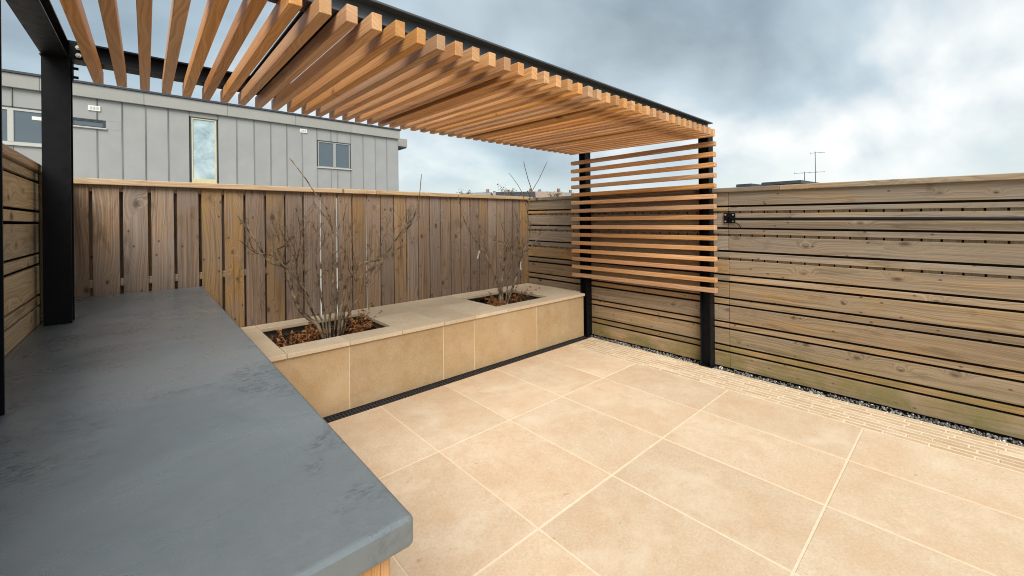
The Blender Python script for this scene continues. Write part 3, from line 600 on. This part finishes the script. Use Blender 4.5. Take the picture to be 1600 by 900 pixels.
cn = box('canopy', (7.99, YB + 0.9, 4.88), (8.85, YB + 7, 5.24), M_FASC, hs, 0.01); box('soffit', (7.99, YB + 0.92, 4.835), (8.82, YB + 6.98, 4.878), M_DARK, cn, 0)
for k, (wx0, wx1, wz0, wz1) in enumerate(wins):
    fm = (M_FRAME, M_DARK, M_TAPE, M_MIDF)[k]; t = (0.06, 0.03, 0.035, 0.035)[k]; m = MB(); y0, y1 = YB + 0.005, YB + 0.045
    m.box((wx0, y0, wz0), (wx0 + t, y1, wz1)); m.box((wx1 - t, y0, wz0), (wx1, y1, wz1)); m.box((wx0 + t, y0, wz0), (wx1 - t, y1, wz0 + t)); m.box((wx0 + t, y0, wz1 - t), (wx1 - t, y1, wz1))
    if k == 2: m.box((wx0 + t, y0, wz0 + t), (wx1 - t, y1, 2.92))
    mull = {0: (-2.50,), 3: (5.36,)}.get(k, ())
    for mx_ in mull: m.box((mx_ - 0.05, y0 - 0.004, wz0 + t), (mx_ + 0.05, y1, wz1 - t))
    w = m.build('window', fm, hs); edges = [wx0 + t] + [e for mx_ in mull for e in (mx_ - 0.05, mx_ + 0.05)] + [wx1 - t]
    for e in range(0, len(edges), 2): box('pane', (edges[e], YB + 0.025, wz0 + t), (edges[e + 1], YB + 0.04, wz1 - t), M_FILM if k == 2 else M_GLASS, w, 0)
    m = MB(); m.box((wx0 - 0.03, YB - 0.002, wz1 + 0.001), (wx1 + 0.03, YB + 0.049, wz1 + 0.029)); m.box((wx0 - 0.0295, YB - 0.001, wz0), (wx0 - 0.001, YB + 0.049, wz1)); m.box((wx1 + 0.001, YB - 0.001, wz0), (wx1 + 0.0295, YB + 0.049, wz1)); m.build('reveal', M_DARK, w)
    if k != 2: box('sill', (wx0 - 0.05, YB - 0.05, wz0 - 0.04), (wx1 + 0.05, YB + 0.05, wz0 - 0.001), M_FRAME, w, 0.004)
m = MB()
for (vx, vz) in ((-1.02, 4.72), (4.28, 4.83)):
    v = box('vent', (vx - 0.12, YB - 0.03, vz - 0.07), (vx + 0.12, YB + 0.01, vz + 0.07), M_WHITE, hs, 0.006)
    for s in (-0.06, 0.0, 0.06): box('vent_slot', (vx + s - 0.02, YB - 0.033, vz - 0.04), (vx + s + 0.02, YB - 0.0295, vz + 0.04), M_FRAME, v, 0)
box('sticker', (-2.15, YB + 0.02, 4.24), (-1.98, YB + 0.0245, 4.33), M_WHITE, hs, 0)
box('rooflight', (0.55, YB + 2.0, 5.40), (1.25, YB + 3.0, 5.62), M_WHITE, hs, 0.03)

# ================================================================== roofs beyond the right fence
M_ROOF = m_flat('dark_slate_roof', (0.030, 0.033, 0.045), 0.45, 0.4, var=0.2, scale=3); M_REND = m_flat('pale_render', (0.56, 0.53, 0.48), 0.85, 0.2, var=0.1, scale=1.0); M_TILE = m_flat('brown_tile_roof', (0.25, 0.19, 0.155), 0.8, 0.2, var=0.2, scale=2)
def flat_house(loc, sx, sy, h, rise, label):
    x, y = loc; t = thing('flat_roofed_house', (x, y, -0.14), label, 'house')
    box('wall', (x - sx / 2, y - sy / 2, -0.14), (x + sx / 2, y + sy / 2, h), M_REND, t, 0.01)
    a, b = sx / 2 + 0.45, sy / 2 + 0.35; v = [(-a, -b, h), (a, -b, h + rise), (a, b, h + rise), (-a, b, h)]
    mesh_obj('roof', [(x + p[0], y + p[1], p[2] + 0.003) for p in v] + [(x + p[0] * .985, y + p[1] * 0.97, p[2] + 0.16) for p in v], [(3, 2, 1, 0), (4, 5, 6, 7), (0, 1, 5, 4), (1, 2, 6, 5), (2, 3, 7, 6), (3, 0, 4, 7)], M_ROOF, t)
    for k in range(3): 
        wy = y - sy / 2 + sy * (k + .5) / 3; w = box('window', (x - sx / 2 - 0.03, wy - 0.4, 1.0), (x - sx / 2 + 0.02, wy + 0.4, 2.1), M_FRAME, t, 0.005); box('pane', (x - sx / 2 - 0.04, wy - 0.34, 1.06), (x - sx / 2 - 0.031, wy + 0.34, 2.04), M_GLASS, w, 0)
    return t
flat_house((28.0, 6.58), 5.0, 1.15, 3.27, 0.10, 'dark low-pitched roof behind the right fence, below the two aerials')
flat_house((28.5, 8.55), 5.0, 0.1, 3.30, 0.08, 'smaller dark roof nearer the cedar screen, behind the right fence')
def aerial(loc, z0, z1, L, n, label, az):
    x, y = loc; t = thing('roof_aerial', (x, y, z0), label, 'aerial'); d = Vector((math.cos(az), math.sin(az), 0)); e = Vector((-d.y, d.x, 0)); u = Vector((0, 0, 1))
    m = MB(); m.tube([(x, y, z0), (x, y, z1)], 0.019, 0.014, n=6); m.build('mast', M_DARK, t)
    m = MB(); c = Vector((x, y, z1 - 0.06)); m.tube([c - d * L * 0.35, c + d * L * 0.65], 0.009, n=5); m.build('boom', M_DARK, t)
    for k in range(n):
        p = c + d * (L * (-0.33 + k / (n - 1) * 0.97)); s = 0.2 * (1 - 0.65 * k / n); m = MB(); m.tube([p - (e * .7 + u * .5) * s * .7, p + (e * .7 + u * .5) * s * .7], 0.006, n=4); m.build('element', M_DARK, t)
aerial((25.4, 5.13), 0.0, 4.84, 0.62, 4, 'tall thin roof aerial on a mast right of the dark roof', -1.2)
aerial((26.0, 5.72), 3.2, 3.92, 1.3, 5, 'short aerial standing on the dark roof left of the tall mast', -1.3)

# ================================================================== far hillside houses and trees
M_PROOF = m_flat('pale_grey_roof', (0.22, 0.215, 0.21), 0.7, 0.2, var=0.2, scale=2)
M_BRK = m_flat('far_brick', (0.26, 0.20, 0.165), 0.9, 0.2, var=0.2, scale=0.5)
def far_house(x, y, w, d, h, rot, wm, rm, label):
    z = gz(x, y) - 0.3; t = thing('far_house', (x, y, z), label, 'house', 'houses on the far hillside'); Rm = Matrix.Rotation(rot, 4, 'Z'); T = Matrix.Translation((x, y, z))
    def add(name, vs, fs, mat, par):
        return mesh_obj(name, [tuple(T @ Rm @ Vector(v)) for v in vs], fs, mat, par)
    a, b = w / 2, d / 2; rh = d * 0.38
    wl = add('wall', [(-a, -b, 0), (a, -b, 0), (a, b, 0), (-a, b, 0), (-a, -b, h), (a, -b, h), (a, b, h), (-a, b, h), (-a, 0, h + rh), (a, 0, h + rh)], [(0, 1, 5, 4), (1, 2, 6, 9, 5), (2, 3, 7, 6), (3, 0, 4, 8, 7), (4, 5, 9, 8), (6, 7, 8, 9)], wm, t)
    o = 0.35; k = rh / b * o
    rf_ = add('roof', [(-a - o, -b - o, h - k + .05), (a + o, -b - o, h - k + .05), (a + o, 0, h + rh + .05), (-a - o, 0, h + rh + .05), (-a - o, b + o, h - k + .05), (a + o, b + o, h - k + .05), (-a - o, -b - o, h - k + .3), (a + o, -b - o, h - k + .3), (a + o, 0, h + rh + .3), (-a - o, 0, h + rh + .3), (-a - o, b + o, h - k + .3), (a + o, b + o, h - k + .3)],
        [(0, 3, 2, 1), (3, 4, 5, 2), (6, 7, 8, 9), (9, 8, 11, 10), (0, 1, 7, 6), (4, 10, 11, 5), (0, 6, 9, 3), (3, 9, 10, 4), (1, 2, 8, 7), (2, 5, 11, 8)], rm, t)
    add('chimney', [(a - 1.6 + i * .9, -0.4 + j * .8, h + rh - .4 + l * 1.7) for l in (0, 1) for j in (0, 1) for i in (0, 1)], [(0, 2, 3, 1), (4, 5, 7, 6), (0, 1, 5, 4), (2, 6, 7, 3), (0, 4, 6, 2), (1, 3, 7, 5)], M_BRK, rf_)
    for i in range(3):
        for j in range(2):
            cx = -a + w * (i + .5) / 3; cz = 1.0 + j * 2.6; 
            if cz + 1.3 < h: add('window', [(cx + i2 * .5, -b - .05 + k2 * .04, cz + j2 * 1.3) for k2 in (0, 1) for j2 in (0, 1) for i2 in (-1, 1)], [(0, 1, 3, 2), (4, 6, 7, 5), (0, 4, 5, 1), (2, 3, 7, 6), (0, 2, 6, 4), (1, 5, 7, 3)], M_GLASS, t)
q = random.Random(21); CA = math.atan2(_f.x, _f.y)
def at_px(px, dist):
    a = CA + math.atan((px - 800) / 638.0); return dist * math.sin(a), dist * math.cos(a)
FH = [(744, 140, 11, 'render'), (762, 165, 8, 'render'), (783, 145, 8, 'white'), (806, 132, 12, 'white'), (832, 150, 8, 'render'), (852, 135, 12, 'render'), (880, 165, 9, 'brick')]
ORDER = ['far pale house at the left edge of the hillside row', 'far small pale house with neighbours close on both sides', 'far white house left of the far shrub twigs', 'far wide white house behind the far shrub twigs', 'far pale house between two wide gabled houses', 'far wide pale gabled house nearest the cedar screen', 'far brick house seen beside the cedar screen post']
for k, (px, dist, w, mt) in enumerate(FH):
    x, y = at_px(px, dist); far_house(x, y, w, 7.5, 5.2, -CA + q.uniform(-.5, .5), {'render': M_REND, 'white': M_WHITE, 'brick': M_BRK}[mt], (M_PROOF, M_TILE, M_PROOF, M_ROOF)[k % 4], ORDER[k])
M_FARL = m_leaf('far_twigs', (0.055, 0.05, 0.03), (0.12, 0.10, 0.06))
def far_tree(x, y, h, r, label, seed):
    q = random.Random(seed); z = gz(x, y) - 0.2; t = thing('bare_tree', (x, y, z), label, 'tree', 'bare trees on the far hillside'); m = MB(); m.tube([(x, y, z), (x + .2, y, z + h * .45), (x, y + .1, z + h * .9)], .28, .06, n=6)
    tips = []
    for k in range(26):
        a = q.uniform(0, 6.28); s = Vector((x, y, z + h * q.uniform(.3, .8))); e = s + Vector((math.cos(a) * r * q.uniform(.5, 1), math.sin(a) * r * q.uniform(.5, 1), h * q.uniform(.08, .3))); m.tube([s, (s + e) / 2 + Vector((0, 0, .2)), e], .09, .02, n=4, cap=False); tips.append((s, e))
    m.build('trunk', M_BARK, t); c = MB()
    for k in range(420):
        s, e = q.choice(tips); p = s.lerp(e, q.uniform(.45, 1.1)) + Vector((q.gauss(0, .35), q.gauss(0, .35), q.gauss(0, .35))); u = Vector((q.uniform(-1, 1), q.uniform(-1, 1), q.uniform(-1, 1))).normalized(); v = u.cross(Vector((q.uniform(-1, 1), q.uniform(-1, 1), q.uniform(-1, 1)))).normalized(); c.quad(p, u * q.uniform(.15, .3), v * q.uniform(.03, .1))
    tag(c.build('crown', M_FARL, t), kind='stuff')
FT = [(728, 128, 8.5, 'bare tree at the left of the hillside houses'), (756, 150, 9.0, 'tallest bare tree among the hillside houses'), (793, 120, 9.5, 'pointed bare tree just left of the wide white far house'), (822, 125, 8.0, 'bare tree right of the wide white far house'), (841, 150, 9.0, 'bare tree behind the gabled far houses'), (868, 128, 7.5, 'low bare tree near the cedar screen')]
for k, (px, dist, h, lb) in enumerate(FT):
    x, y = at_px(px, dist); far_tree(x, y, h, h * .32, lb, 40 + k)
x, y = at_px(668, 38); t = flat_house((x, y), 4.0, 3.0, 3.75, 0.05, 'dark flat roof just above the back fence, right of the grey house')
